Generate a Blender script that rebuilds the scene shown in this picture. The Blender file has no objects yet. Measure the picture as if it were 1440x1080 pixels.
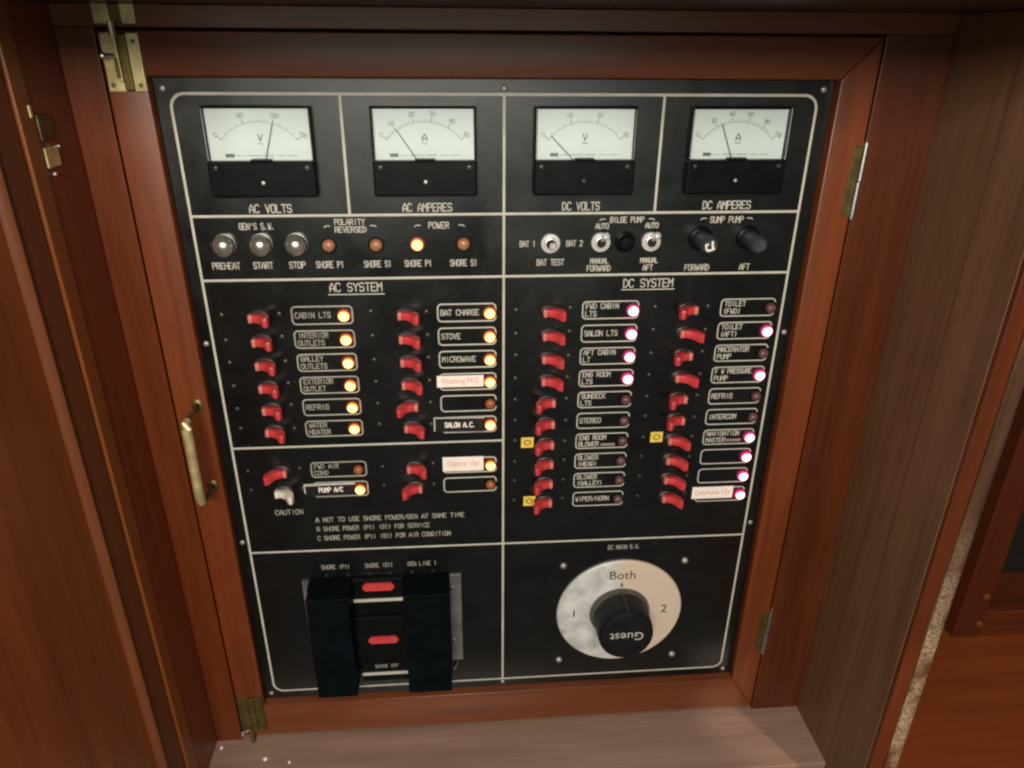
import bpy, bmesh, math, random
from mathutils import Vector, Matrix

random.seed(7)
MM = 0.001
scn = bpy.context.scene

# ------------------------------------------------------------------ camera
cam_d = bpy.data.cameras.new("camera")
cam = bpy.data.objects.new("camera", cam_d)
scn.collection.objects.link(cam)
scn.camera = cam
cam_d.sensor_width = 36.0
cam_d.lens = 25.725
cam_d.clip_start = 0.01
cam_d.clip_end = 50.0
_R = [[0.9969683, -0.0774378, 0.0075892],
      [-0.0258407, -0.4215212, -0.9064503],
      [0.0733925, 0.9035061, -0.4222443]]
mx = Matrix(((_R[0][0], -_R[1][0], -_R[2][0], 0.18799),
             (_R[0][1], -_R[1][1], -_R[2][1], -0.54228),
             (_R[0][2], -_R[1][2], -_R[2][2], 0.03226),
             (0, 0, 0, 1)))
cam.matrix_world = mx

# ------------------------------------------------------------------ world
world = bpy.data.worlds.new("World")
scn.world = world
world.use_nodes = True
bg = world.node_tree.nodes["Background"]
bg.inputs[0].default_value = (0.95, 0.80, 0.66, 1)
bg.inputs[1].default_value = 0.12

# ------------------------------------------------------------------ lamps
def area(name, loc, aim, sx, sy, power, col):
    d = bpy.data.lights.new(name, 'AREA')
    d.shape = 'RECTANGLE'
    d.size = sx
    d.size_y = sy
    d.energy = power
    d.color = col
    o = bpy.data.objects.new(name, d)
    scn.collection.objects.link(o)
    o.location = loc
    o.rotation_euler = (Vector(aim) - Vector(loc)).to_track_quat('-Z', 'Y').to_euler()
    return o

area("cabin_light", (0.10, -1.12, 0.25), (0.22, 0, -0.15), 0.5, 0.22, 15.5, (1.0, 0.90, 0.77))
area("panel_sheen_light", (0.10, -1.9, -0.10), (0.2, 0, -0.1), 1.3, 0.42, 3.2, (0.86, 1.0, 0.93))  # unseen soft source added for the sheen on the upper panel
area("ceiling_lamp", (0.42, -0.60, 0.95), (0.3, -0.1, -0.6), 0.14, 0.14, 3.6, (0.84, 0.88, 1.0))
def spot(name, loc, aim, power, deg, rad, col):
    d = bpy.data.lights.new(name, 'SPOT')
    d.energy = power
    d.spot_size = math.radians(deg)
    d.spot_blend = 0.6
    d.shadow_soft_size = rad
    d.color = col
    o = bpy.data.objects.new(name, d)
    scn.collection.objects.link(o)
    o.location = loc
    o.rotation_euler = (Vector(aim) - Vector(loc)).to_track_quat('-Z', 'Y').to_euler()
spot("nosing_spot", (0.74, -0.52, -0.02), (0.566, -0.130, -0.47), 10.0, 13, 0.015, (1.0, 0.90, 0.74))  # unseen spot added to brighten the lower nosing

scn.view_settings.view_transform = 'Standard'
scn.view_settings.look = 'None'
scn.view_settings.exposure = 0.0
scn.view_settings.gamma = 1.0
scn.view_settings.use_curve_mapping = False
scn.cycles.filter_width = 2.3
scn.cycles.use_denoising = True
scn.cycles.max_bounces = 8
scn.cycles.sample_clamp_indirect = 3.0

# ------------------------------------------------------------------ materials
def new_mat(name):
    m = bpy.data.materials.new(name)
    m.use_nodes = True
    nt = m.node_tree
    return m, nt, nt.nodes["Principled BSDF"]

def plain(name, col, rough=0.5, metal=0.0, coat=0.0, var=0.12, scale=90.0, bump=0.0, spec=0.5):
    m, nt, b = new_mat(name)
    n = nt.nodes
    tc = n.new("ShaderNodeTexCoord")
    no = n.new("ShaderNodeTexNoise")
    no.inputs["Scale"].default_value = scale
    no.inputs["Detail"].default_value = 6
    nt.links.new(tc.outputs["Object"], no.inputs["Vector"])
    r = n.new("ShaderNodeValToRGB")
    r.color_ramp.elements[0].position = 0.3
    r.color_ramp.elements[1].position = 0.75
    r.color_ramp.elements[0].color = tuple(c * (1 - var) for c in col) + (1,)
    r.color_ramp.elements[1].color = tuple(min(1, c * (1 + var)) for c in col) + (1,)
    nt.links.new(no.outputs["Fac"], r.inputs["Fac"])
    nt.links.new(r.outputs["Color"], b.inputs["Base Color"])
    mr = n.new("ShaderNodeMapRange")
    mr.inputs["To Min"].default_value = max(0.02, rough * 0.8)
    mr.inputs["To Max"].default_value = min(1, rough * 1.2)
    nt.links.new(no.outputs["Fac"], mr.inputs["Value"])
    nt.links.new(mr.outputs["Result"], b.inputs["Roughness"])
    b.inputs["Metallic"].default_value = metal
    b.inputs["Coat Weight"].default_value = coat
    b.inputs["Specular IOR Level"].default_value = spec
    if bump:
        bp = n.new("ShaderNodeBump")
        bp.inputs["Strength"].default_value = bump
        bp.inputs["Distance"].default_value = 0.001
        nt.links.new(no.outputs["Fac"], bp.inputs["Height"])
        nt.links.new(bp.outputs["Normal"], b.inputs["Normal"])
    return m

def wood(name, dark, light, axis, rough=0.36, coat=0.16, scale=1.0, bump=0.12, seed=0.0):
    m, nt, b = new_mat(name)
    n, L = nt.nodes, nt.links
    tc = n.new("ShaderNodeTexCoord")
    mp = n.new("ShaderNodeMapping")
    s = [26.0 * scale] * 3
    s["xyz".index(axis)] = 1.7 * scale
    mp.inputs["Scale"].default_value = s
    mp.inputs["Location"].default_value = (seed, seed * 1.7, seed * 0.6)
    L.new(tc.outputs["Object"], mp.inputs["Vector"])
    a = n.new("ShaderNodeTexNoise")          # broad figure
    a.inputs["Scale"].default_value = 1.2
    a.inputs["Detail"].default_value = 5
    a.inputs["Distortion"].default_value = 1.3
    L.new(mp.outputs[0], a.inputs["Vector"])
    f = n.new("ShaderNodeTexNoise")          # fine pores
    f.inputs["Scale"].default_value = 7.5
    f.inputs["Detail"].default_value = 8
    f.inputs["Roughness"].default_value = 0.7
    L.new(mp.outputs[0], f.inputs["Vector"])
    mxn = n.new("ShaderNodeMath")
    mxn.operation = 'MULTIPLY_ADD'
    mxn.inputs[1].default_value = 0.45
    L.new(f.outputs["Fac"], mxn.inputs[0])
    h = n.new("ShaderNodeMath")
    h.operation = 'MULTIPLY'
    h.inputs[1].default_value = 0.6
    L.new(a.outputs["Fac"], h.inputs[0])
    L.new(h.outputs[0], mxn.inputs[2])
    r = n.new("ShaderNodeValToRGB")
    r.color_ramp.elements[0].position = 0.40
    r.color_ramp.elements[1].position = 0.66
    r.color_ramp.elements[0].color = dark + (1,)
    r.color_ramp.elements[1].color = light + (1,)
    L.new(mxn.outputs[0], r.inputs["Fac"])
    L.new(r.outputs["Color"], b.inputs["Base Color"])
    mr = n.new("ShaderNodeMapRange")
    mr.inputs["To Min"].default_value = rough * 0.8
    mr.inputs["To Max"].default_value = rough * 1.35
    L.new(f.outputs["Fac"], mr.inputs["Value"])
    L.new(mr.outputs["Result"], b.inputs["Roughness"])
    b.inputs["Coat Weight"].default_value = coat
    b.inputs["Coat Roughness"].default_value = 0.22
    b.inputs["Specular IOR Level"].default_value = 0.32
    bp = n.new("ShaderNodeBump")
    bp.inputs["Strength"].default_value = bump
    bp.inputs["Distance"].default_value = 0.0008
    L.new(mxn.outputs[0], bp.inputs["Height"])
    L.new(bp.outputs["Normal"], b.inputs["Normal"])
    return m

M = {}
M['door_v'] = wood("door_wood_upright", (0.112, 0.0245, 0.0062), (0.180, 0.0415, 0.0110), 'z', seed=1)
M['door_h'] = wood("door_wood_across", (0.1081, 0.0285, 0.0103), (0.1669, 0.0465, 0.0162), 'x', seed=2)
M['frame_v'] = wood("frame_wood_upright", (0.0852, 0.0172, 0.0044), (0.1348, 0.0293, 0.0072), 'z', seed=3)
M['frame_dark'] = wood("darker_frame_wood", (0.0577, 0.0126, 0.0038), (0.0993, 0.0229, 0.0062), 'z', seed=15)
M['frame_h'] = wood("frame_wood_across", (0.1111, 0.0311, 0.0125), (0.1638, 0.0479, 0.019), 'x', seed=4)
M['side'] = wood("side_wood", (0.1371, 0.0302, 0.0091), (0.1929, 0.0438, 0.0129), 'z', seed=5)
M['right'] = wood("weathered_wood", (0.118, 0.054, 0.026), (0.190, 0.096, 0.049), 'z', rough=0.40, coat=0.15, scale=0.8, seed=6)
M['orange'] = wood("orange_wood", (0.1871, 0.0521, 0.0113), (0.2429, 0.0719, 0.0157), 'z', seed=7)
M['post'] = wood("post_wood", (0.0814, 0.0169, 0.0048), (0.1186, 0.0261, 0.0072), 'z', seed=8)
M['ledge'] = wood("ledge_wood", (0.225, 0.140, 0.098), (0.300, 0.192, 0.142), 'x', rough=0.26, coat=0.5, bump=0.05, seed=9)
M['near_door'] = wood("near_door_wood", (0.215, 0.0520, 0.0150), (0.345, 0.0880, 0.0250), 'z', scale=0.7, seed=10)
M['near_stile'] = wood("near_stile_wood", (0.1411, 0.0413, 0.0137), (0.1938, 0.0587, 0.0193), 'z', scale=0.8, coat=0.0, rough=0.5, seed=11)
M['counter'] = wood("counter_wood", (0.2171, 0.0458, 0.0101), (0.2729, 0.0613, 0.0139), 'x', seed=12)
M['far'] = wood("far_cabinet_wood", (0.0745, 0.0159, 0.0066), (0.1055, 0.0221, 0.0084), 'z', seed=13)
M['lintel'] = wood("lintel_wood", (0.0238, 0.0143, 0.0115), (0.0362, 0.0217, 0.0165), 'x', seed=14)  # very dark base puts the overhang's shade into the wood

M['panel'] = plain("black_panel", (0.0058, 0.0062, 0.0055), 0.34, coat=0.0, var=0.35, scale=40, bump=0.02, spec=0.6)
def panel_mat():
    m = plain("black_panel_face", (0.0036, 0.0046, 0.0050), 0.34, var=0.35, scale=40, bump=0.02, spec=0.6)
    nt = m.node_tree
    n, L = nt.nodes, nt.links
    b = n["Principled BSDF"]
    tc = n.new("ShaderNodeTexCoord")
    sm = n.new("ShaderNodeTexNoise")            # finger smears
    sm.inputs["Scale"].default_value = 13
    sm.inputs["Detail"].default_value = 9
    sm.inputs["Roughness"].default_value = 0.68
    sm.inputs["Distortion"].default_value = 0.8
    L.new(tc.outputs["Object"], sm.inputs["Vector"])
    mr = n.new("ShaderNodeMapRange")
    mr.inputs["From Min"].default_value = 0.35
    mr.inputs["From Max"].default_value = 0.65
    mr.inputs["To Min"].default_value = 0.20
    mr.inputs["To Max"].default_value = 0.36
    L.new(sm.outputs["Fac"], mr.inputs["Value"])
    L.new(mr.outputs[0], b.inputs["Roughness"])
    vo = n.new("ShaderNodeTexVoronoi")          # specks of dust
    vo.inputs["Scale"].default_value = 85
    L.new(tc.outputs["Object"], vo.inputs["Vector"])
    lt = n.new("ShaderNodeMath")
    lt.operation = 'LESS_THAN'
    lt.inputs[1].default_value = 0.035
    L.new(vo.outputs["Distance"], lt.inputs[0])
    old = b.inputs["Base Color"].links[0].from_socket
    mc = n.new("ShaderNodeMixRGB")
    mc.inputs[2].default_value = (0.10, 0.095, 0.085, 1)
    L.new(lt.outputs[0], mc.inputs[0])
    L.new(old, mc.inputs[1])
    L.new(mc.outputs[0], b.inputs["Base Color"])
    return m
M['panel'] = panel_mat()
M['engrave'] = plain("engraved_white", (0.50, 0.49, 0.43), 0.55, var=0.16, scale=60)
M['engrave_dim'] = plain("engraved_grey", (0.34, 0.33, 0.28), 0.55, var=0.25, scale=60)
M['black'] = plain("black_plastic", (0.0045, 0.005, 0.0055), 0.34, var=0.25, spec=0.12)
M['black_matt'] = plain("dark_collar", (0.012, 0.010, 0.010), 0.42, var=0.25)
M['blue_black'] = plain("blue_black_plastic", (0.0012, 0.0036, 0.0054), 0.62, spec=0.08, var=0.25)
M['knob'] = plain('knob_plastic', (0.0050, 0.0055, 0.0070), 0.55, var=0.3, scale=150, spec=0.3, bump=0.05)
M['skirt'] = plain('lit_skirt_grey', (0.075, 0.072, 0.062), 0.5, var=0.4, scale=90)  # even grey puts the light caught by the skirt into its colour
M['cap'] = plain("black_button_rubber", (0.040, 0.045, 0.060), 0.38, var=0.3, scale=160)
M['red'] = plain("red_plastic", (0.58, 0.050, 0.056), 0.45, var=0.14, scale=120, coat=0.15)
M['pink'] = plain("pale_red_plastic", (0.56, 0.17, 0.15), 0.45, var=0.15, scale=140)
M['ivory'] = plain("ivory_plastic", (0.72, 0.66, 0.56), 0.4, var=0.08)
M['steel'] = plain("steel", (0.62, 0.61, 0.58), 0.28, metal=1.0, var=0.12)
M['chrome'] = plain("chrome", (0.60, 0.58, 0.53), 0.22, metal=0.85, var=0.12, scale=200)
M['lever'] = plain('polished_lever', (0.85, 0.84, 0.82), 0.2, metal=0.45, var=0.05)
M['screw'] = plain("screw_metal", (0.42, 0.40, 0.39), 0.48, metal=0.7, var=0.2)
M['screw_dark'] = plain("dark_screw", (0.055, 0.052, 0.05), 0.42, metal=0.7, var=0.2)
M['dull_metal'] = plain("dull_steel", (0.30, 0.30, 0.29), 0.42, metal=0.75, var=0.3, scale=45)
M['brass'] = plain("brass", (0.64, 0.55, 0.27), 0.36, metal=0.55, var=0.28, scale=110, bump=0.05)
M['brass_dark'] = plain("dark_brass", (0.14, 0.105, 0.035), 0.45, metal=0.7, var=0.4, scale=110)
M['dark'] = plain("gap_shade", (0.008, 0.006, 0.005), 0.8)  # near-black stands for the shade in gaps and holes
M['paper'] = plain("white_tape", (0.90, 0.83, 0.76), 0.55, var=0.05)
M['redink'] = plain("red_ink", (0.70, 0.26, 0.24), 0.6, var=0.12, scale=200)
M['yellow'] = plain("yellow_sticker", (0.78, 0.56, 0.09), 0.5, var=0.12)
M['mauve'] = plain("faded_tape", (0.27, 0.20, 0.21), 0.5)
M['ink'] = plain("dark_ink", (0.055, 0.035, 0.030), 0.5)
M['dial'] = plain("dial_card", (0.56, 0.64, 0.64), 0.6, var=0.04, scale=30)
M['dial_ink'] = plain("dial_ink", (0.17, 0.19, 0.18), 0.6, var=0.3, scale=200)
M['dial_dark'] = plain("dial_dark_ink", (0.09, 0.11, 0.11), 0.6)
M['crumb'] = plain("crumb", (0.85, 0.80, 0.75), 0.5)

def glass_mat():
    m, nt, b = new_mat("clear_plastic")
    n, L = nt.nodes, nt.links
    out = [x for x in n if x.type == 'OUTPUT_MATERIAL'][0]
    tr = n.new("ShaderNodeBsdfTransparent")
    tr.inputs[0].default_value = (0.995, 1.0, 0.995, 1)
    gl = n.new("ShaderNodeBsdfGlossy")
    gl.inputs["Roughness"].default_value = 0.12
    fr = n.new("ShaderNodeFresnel")
    fr.inputs[0].default_value = 1.46
    mi = n.new("ShaderNodeMixShader")
    L.new(fr.outputs[0], mi.inputs[0])
    L.new(tr.outputs[0], mi.inputs[1])
    L.new(gl.outputs[0], mi.inputs[2])
    L.new(mi.outputs[0], out.inputs[0])
    n.remove(b)
    return m
M['glass'] = glass_mat()
M['far_glass'] = plain("dark_glass", (0.012, 0.016, 0.014), 0.12, var=0.2)

def foil_mat():
    m, nt, b = new_mat("crinkled_metal_foil")
    n, L = nt.nodes, nt.links
    tc = n.new("ShaderNodeTexCoord")
    no = n.new("ShaderNodeTexNoise")
    no.inputs["Scale"].default_value = 55
    no.inputs["Detail"].default_value = 3
    L.new(tc.outputs["Object"], no.inputs["Vector"])
    bp = n.new("ShaderNodeBump")
    bp.inputs["Strength"].default_value = 0.55
    bp.inputs["Distance"].default_value = 0.0022
    L.new(no.outputs["Fac"], bp.inputs["Height"])
    L.new(bp.outputs["Normal"], b.inputs["Normal"])
    # left part cool grey and more wrinkled, right part warmer and smoother
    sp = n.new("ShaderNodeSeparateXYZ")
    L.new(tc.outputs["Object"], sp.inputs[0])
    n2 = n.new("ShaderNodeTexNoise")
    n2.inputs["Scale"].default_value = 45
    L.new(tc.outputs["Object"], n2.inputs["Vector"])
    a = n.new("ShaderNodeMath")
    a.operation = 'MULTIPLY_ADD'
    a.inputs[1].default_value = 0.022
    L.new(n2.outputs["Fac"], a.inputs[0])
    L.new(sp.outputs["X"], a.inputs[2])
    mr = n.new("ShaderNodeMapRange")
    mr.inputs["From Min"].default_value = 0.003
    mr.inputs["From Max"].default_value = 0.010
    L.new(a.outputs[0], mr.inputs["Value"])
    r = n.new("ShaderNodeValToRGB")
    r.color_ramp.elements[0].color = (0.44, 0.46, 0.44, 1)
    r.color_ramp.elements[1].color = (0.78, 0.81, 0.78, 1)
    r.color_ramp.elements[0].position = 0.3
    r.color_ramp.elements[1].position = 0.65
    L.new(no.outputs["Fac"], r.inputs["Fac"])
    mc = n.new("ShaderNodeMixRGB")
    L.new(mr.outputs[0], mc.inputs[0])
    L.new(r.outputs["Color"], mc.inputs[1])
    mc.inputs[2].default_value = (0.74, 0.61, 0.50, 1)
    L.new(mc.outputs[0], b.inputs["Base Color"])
    bs = n.new("ShaderNodeMapRange")
    bs.inputs["To Min"].default_value = 0.7
    bs.inputs["To Max"].default_value = 0.15
    L.new(mr.outputs[0], bs.inputs["Value"])
    L.new(bs.outputs[0], bp.inputs["Strength"])
    b.inputs["Metallic"].default_value = 0.2
    b.inputs["Roughness"].default_value = 0.45
    return m
M['foil'] = foil_mat()

def lens_on(name, rim, core, s_rim, s_core):
    """lit lens: the bulb sits at the tip of the dome, the skirt glows with the lens colour"""
    m, nt, b = new_mat(name)
    n, L = nt.nodes, nt.links
    tc = n.new("ShaderNodeTexCoord")
    sp = n.new("ShaderNodeSeparateXYZ")
    L.new(tc.outputs["Object"], sp.inputs[0])
    ad = n.new("ShaderNodeVectorMath")
    ad.operation = 'SUBTRACT'
    ad.inputs[1].default_value = (0.0, -0.0048, -0.0005)
    L.new(tc.outputs["Object"], ad.inputs[0])
    ln = n.new("ShaderNodeVectorMath")
    ln.operation = 'LENGTH'
    L.new(ad.outputs[0], ln.inputs[0])
    mr = n.new("ShaderNodeMapRange")
    mr.inputs["From Min"].default_value = 0.0053
    mr.inputs["From Max"].default_value = 0.0041
    L.new(ln.outputs["Value"], mr.inputs["Value"])
    mc = n.new("ShaderNodeMixRGB")
    mc.inputs[1].default_value = rim + (1,)
    mc.inputs[2].default_value = core + (1,)
    L.new(mr.outputs[0], mc.inputs[0])
    ms = n.new("ShaderNodeMapRange")
    ms.inputs["To Min"].default_value = s_rim
    ms.inputs["To Max"].default_value = s_core
    L.new(mr.outputs[0], ms.inputs["Value"])
    L.new(mc.outputs[0], b.inputs["Emission Color"])
    L.new(ms.outputs[0], b.inputs["Emission Strength"])
    b.inputs["Base Color"].default_value = tuple(c * 0.5 for c in rim) + (1,)
    b.inputs["Roughness"].default_value = 0.3
    return m
M['amber_on'] = lens_on("amber_lamp_lit", (1.0, 0.23, 0.015), (1.0, 0.48, 0.14), 0.9, 4.4)
M['red_on'] = lens_on("red_lamp_lit", (1.0, 0.03, 0.16), (1.0, 0.44, 0.60), 0.9, 5.5)
def glow(name, col, st):  # emission on the bezels imitates bloom round the lit lamps
    m = plain(name, (0.02, 0.01, 0.01), 0.4)
    b = m.node_tree.nodes["Principled BSDF"]
    b.inputs["Emission Color"].default_value = col + (1,)
    b.inputs["Emission Strength"].default_value = st
    return m
M['amber_collar'] = glow("amber_collar_halo", (1.0, 0.05, 0.01), 0.20)
M['red_collar'] = glow("red_collar_halo", (1.0, 0.01, 0.16), 0.26)
M['amber_off'] = plain("amber_lamp_unlit", (0.34, 0.105, 0.035), 0.42, var=0.3, scale=260, coat=0.2)
M['red_off'] = plain("dusky_lamp_unlit", (0.125, 0.055, 0.060), 0.42, var=0.3, scale=260, coat=0.2)
M['amber_pale'] = plain("pale_amber_lamp_unlit", (0.40, 0.17, 0.085), 0.42, var=0.3, scale=260, coat=0.2)

# ------------------------------------------------------------------ mesh helpers (all sizes in millimetres)
class MB:
    def __init__(s):
        s.bm = bmesh.new()

    def _add(s, fn):
        before = set(s.bm.verts)
        fn()
        return [v for v in s.bm.verts if v not in before]

    def box(s, x0, x1, y0, y1, z0, z1, bev=0.0, seg=2, rot=None):
        t = bmesh.new()
        bmesh.ops.create_cube(t, size=1.0)
        cx, cy, cz = (x0 + x1) / 2, (y0 + y1) / 2, (z0 + z1) / 2
        for v in t.verts:
            v.co = Vector((cx + v.co.x * (x1 - x0), cy + v.co.y * (y1 - y0), cz + v.co.z * (z1 - z0)))
        if bev:
            bmesh.ops.bevel(t, geom=t.edges[:], offset=bev, segments=seg, affect='EDGES', profile=0.5)
        if rot:
            c = Vector((cx, cy, cz))
            for v in t.verts:
                v.co = c + rot @ (v.co - c)
        s._merge(t)
        return s

    def _merge(s, t):
        me = bpy.data.meshes.new("tmp")
        t.to_mesh(me)
        t.free()
        s.bm.from_mesh(me)
        bpy.data.meshes.remove(me)

    def lathe(s, prof, cx=0, cz=0, n=28, axis='y', c3=None, squash=1.0):
        """prof: list of (radius, along) revolved round the axis; along runs on the axis coordinate"""
        rings = []
        for r, a in prof:
            ring = []
            if r < 1e-6:
                ring = [s.bm.verts.new(s._ax(0, 0, a, cx, cz, axis, c3))]
            else:
                for k in range(n):
                    t = 2 * math.pi * k / n
                    ring.append(s.bm.verts.new(s._ax(r * math.cos(t), r * math.sin(t) * squash, a, cx, cz, axis, c3)))
            rings.append(ring)
        for i in range(len(rings) - 1):
            A, B = rings[i], rings[i + 1]
            if len(A) == 1 and len(B) == 1:
                continue
            for k in range(n):
                k2 = (k + 1) % n
                if len(A) == 1:
                    s.bm.faces.new((A[0], B[k], B[k2]))
                elif len(B) == 1:
                    s.bm.faces.new((A[k], B[0], A[k2]))
                else:
                    s.bm.faces.new((A[k], B[k], B[k2], A[k2]))
        return s

    @staticmethod
    def _ax(u, v, a, cx, cz, axis, c3):
        if c3 is not None:
            o, q = c3
            return Vector(o) + q @ Vector((u, a, v))
        if axis == 'y':
            return Vector((cx + u, a, cz + v))
        if axis == 'z':
            return Vector((cx + u, cz + v, a))
        return Vector((a, cx + u, cz + v))

    def prism_z(s, pts, z0, z1, bev=0.0):
        """polygon in (x, y) extruded along z"""
        t = bmesh.new()
        lo = [t.verts.new((x, y, z0)) for x, y in pts]
        hi = [t.verts.new((x, y, z1)) for x, y in pts]
        t.faces.new(lo)
        t.faces.new(hi[::-1])
        n = len(pts)
        for i in range(n):
            j = (i + 1) % n
            t.faces.new((lo[i], hi[i], hi[j], lo[j]))
        bmesh.ops.recalc_face_normals(t, faces=t.faces[:])
        if bev:
            es = [e for e in t.edges if abs(e.verts[0].co.z - e.verts[1].co.z) < 1e-6]
            bmesh.ops.bevel(t, geom=es, offset=bev, segments=2, affect='EDGES', profile=0.5)
        s._merge(t)
        return s

    def prism_y(s, pts, y0, y1):
        """polygon in (x, z) extruded along y"""
        t = bmesh.new()
        lo = [t.verts.new((x, y0, z)) for x, z in pts]
        hi = [t.verts.new((x, y1, z)) for x, z in pts]
        t.faces.new(lo)
        t.faces.new(hi[::-1])
        n = len(pts)
        for i in range(n):
            j = (i + 1) % n
            t.faces.new((lo[i], hi[i], hi[j], lo[j]))
        bmesh.ops.recalc_face_normals(t, faces=t.faces[:])
        s._merge(t)
        return s

    def stroke(s, pts, w, y, h=0.18, closed=False):
        if not closed and len(pts) > 2:      # break the line where it doubles back sharply
            for i in range(1, len(pts) - 1):
                a = Vector(pts[i]) - Vector(pts[i - 1])
                b = Vector(pts[i + 1]) - Vector(pts[i])
                if a.length > 0 and b.length > 0 and a.normalized().dot(b.normalized()) < -0.2:
                    s.stroke(pts[:i + 1], w, y, h)
                    s.stroke(pts[i:], w, y, h + 0.03)
                    return s
        return s._stroke(pts, w, y, h, closed)

    def _stroke(s, pts, w, y, h=0.18, closed=False):
        """flat engraved line: a low ridge of width w along the polyline pts (x, z), standing h proud of y"""
        P = [Vector(p) for p in pts]
        n = len(P)
        rows = []
        for i in range(n):
            if closed:
                d0 = (P[i] - P[i - 1])
                d1 = (P[(i + 1) % n] - P[i])
            else:
                d0 = P[i] - P[i - 1] if i > 0 else P[1] - P[0]
                d1 = P[i + 1] - P[i] if i < n - 1 else d0
            d0.normalize()
            d1.normalize()
            m = d0 + d1
            if m.length < 1e-4:
                m = d0.copy()
            m.normalize()
            nn = Vector((-m.y, m.x))
            k = 1.0 / max(0.5, abs(m.dot(d0)))
            p = P[i].copy()
            if not closed and i == 0:
                p -= d1 * w * 0.4
            if not closed and i == n - 1:
                p += d0 * w * 0.4
            a = p + nn * (w / 2 * k)
            b = p - nn * (w / 2 * k)
            rows.append([s.bm.verts.new((a.x, y - 0.02, a.y)),
                         s.bm.verts.new((p.x, y - h, p.y)),
                         s.bm.verts.new((b.x, y - 0.02, b.y))])
        m_ = n if closed else n - 1
        for i in range(m_):
            A, B = rows[i], rows[(i + 1) % n]
            s.bm.faces.new((A[0], B[0], B[1], A[1]))
            s.bm.faces.new((A[1], B[1], B[2], A[2]))
        return s

    def tube(s, pts, r, n=10, sx=1.0):
        P = [Vector(p) for p in pts]
        rings = []
        up = Vector((0.31, 0.2, 0.93)).normalized()
        for i, p in enumerate(P):
            d = (P[min(i + 1, len(P) - 1)] - P[max(i - 1, 0)]).normalized()
            u = d.cross(up).normalized()
            v = d.cross(u).normalized()
            rr = r[i] if isinstance(r, (list, tuple)) else r
            rings.append([s.bm.verts.new(p + u * rr * math.cos(2 * math.pi * k / n) * sx + v * rr * math.sin(2 * math.pi * k / n)) for k in range(n)])
        for i in range(len(rings) - 1):
            for k in range(n):
                k2 = (k + 1) % n
                s.bm.faces.new((rings[i][k], rings[i + 1][k], rings[i + 1][k2], rings[i][k2]))
        s.bm.faces.new(rings[0][::-1])
        s.bm.faces.new(rings[-1])
        return s

    def build(s, name, mat, parent=None, loc=(0, 0, 0), smooth=False, label=None):
        bmesh.ops.recalc_face_normals(s.bm, faces=s.bm.faces[:])
        for v in s.bm.verts:
            v.co *= MM
        me = bpy.data.meshes.new(name)
        s.bm.to_mesh(me)
        s.bm.free()
        if smooth:
            me.polygons.foreach_set("use_smooth", [True] * len(me.polygons))
            try:
                me.set_sharp_from_angle(angle=math.radians(40))
            except Exception:
                pass
        me.materials.append(M[mat] if isinstance(mat, str) else mat)
        o = bpy.data.objects.new(name, me)
        scn.collection.objects.link(o)
        o.location = Vector(loc) * MM
        if parent is not None:
            o.parent = parent
        if label:
            o["label"] = label
        return o

def thing(name, label, cat, loc=(0, 0, 0), group=None):
    o = bpy.data.objects.new(name, None)
    scn.collection.objects.link(o)
    o.location = Vector(loc) * MM
    o.empty_display_size = 0.02
    o["label"] = label
    o["category"] = cat
    if group:
        o["group"] = group
    return o

def tag(o, label, cat, group=None):
    o["label"] = label
    o["category"] = cat
    if group:
        o["group"] = group
    return o

def rrect(x0, x1, z0, z1, r, n=5):
    pts = []
    for cx, cz, a0 in ((x1 - r, z1 - r, 0), (x0 + r, z1 - r, 90), (x0 + r, z0 + r, 180), (x1 - r, z0 + r, 270)):
        for k in range(n + 1):
            a = math.radians(a0 + 90 * k / n)
            pts.append((cx + r * math.cos(a), cz + r * math.sin(a)))
    return pts

# ------------------------------------------------------------------ engraver's alphabet (grid 4 wide, 6 high)
GL = {
 'A': ["00 03 26 43 40", "02 42"], 'B': ["00 06 36 45 44 33 03", "33 42 41 30 00"], 'C': ["45 36 16 05 01 10 30 41"],
 'D': ["00 06 26 44 42 20 00"], 'E': ["46 06 00 40", "03 33"], 'F': ["46 06 00", "03 33"], 'G': ["45 36 16 05 01 10 30 41 43 23"],
 'H': ["00 06", "40 46", "03 43"], 'I': ["20 26"], 'J': ["46 41 30 10 01"], 'K': ["00 06", "46 03 40"], 'L': ["06 00 40"],
 'M': ["00 06 23 46 40"], 'N': ["00 06 40 46"], 'O': ["10 01 05 16 36 45 41 30 10"], 'P': ["00 06 36 45 44 33 03"],
 'Q': ["10 01 05 16 36 45 41 30 10", "22 40"], 'R': ["00 06 36 45 44 33 03", "23 40"], 'S': ["45 36 16 05 04 13 33 42 41 30 10 01"],
 'T': ["06 46", "26 20"], 'U': ["06 01 10 30 41 46"], 'V': ["06 20 46"], 'W': ["06 10 23 30 46"], 'X': ["00 46", "06 40"],
 'Y': ["06 23 46", "23 20"], 'Z': ["06 46 00 40"], '0': ["10 01 05 16 36 45 41 30 10"], '1': ["15 26 20"], '2': ["05 16 36 45 44 00 40"],
 '3': ["05 16 36 45 44 33 42 41 30 10 01"], '4': ["30 36 02 42"], '5': ["46 06 03 33 42 41 30 00"], '6': ["45 36 16 05 01 10 30 41 42 33 03"], '7': ["06 46 20"],
 '8': ["13 04 05 16 36 45 44 33 13 02 01 10 30 41 42 33"], '9': ["01 10 30 41 45 36 16 05 04 13 43"], '/': ["00 46"], '(': ["36 24 22 30"],
 ')': ["16 24 22 10"], '.': ["10 11"], "'": ["26 24"], '-': ["13 33"], ' ': [],
}

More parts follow.
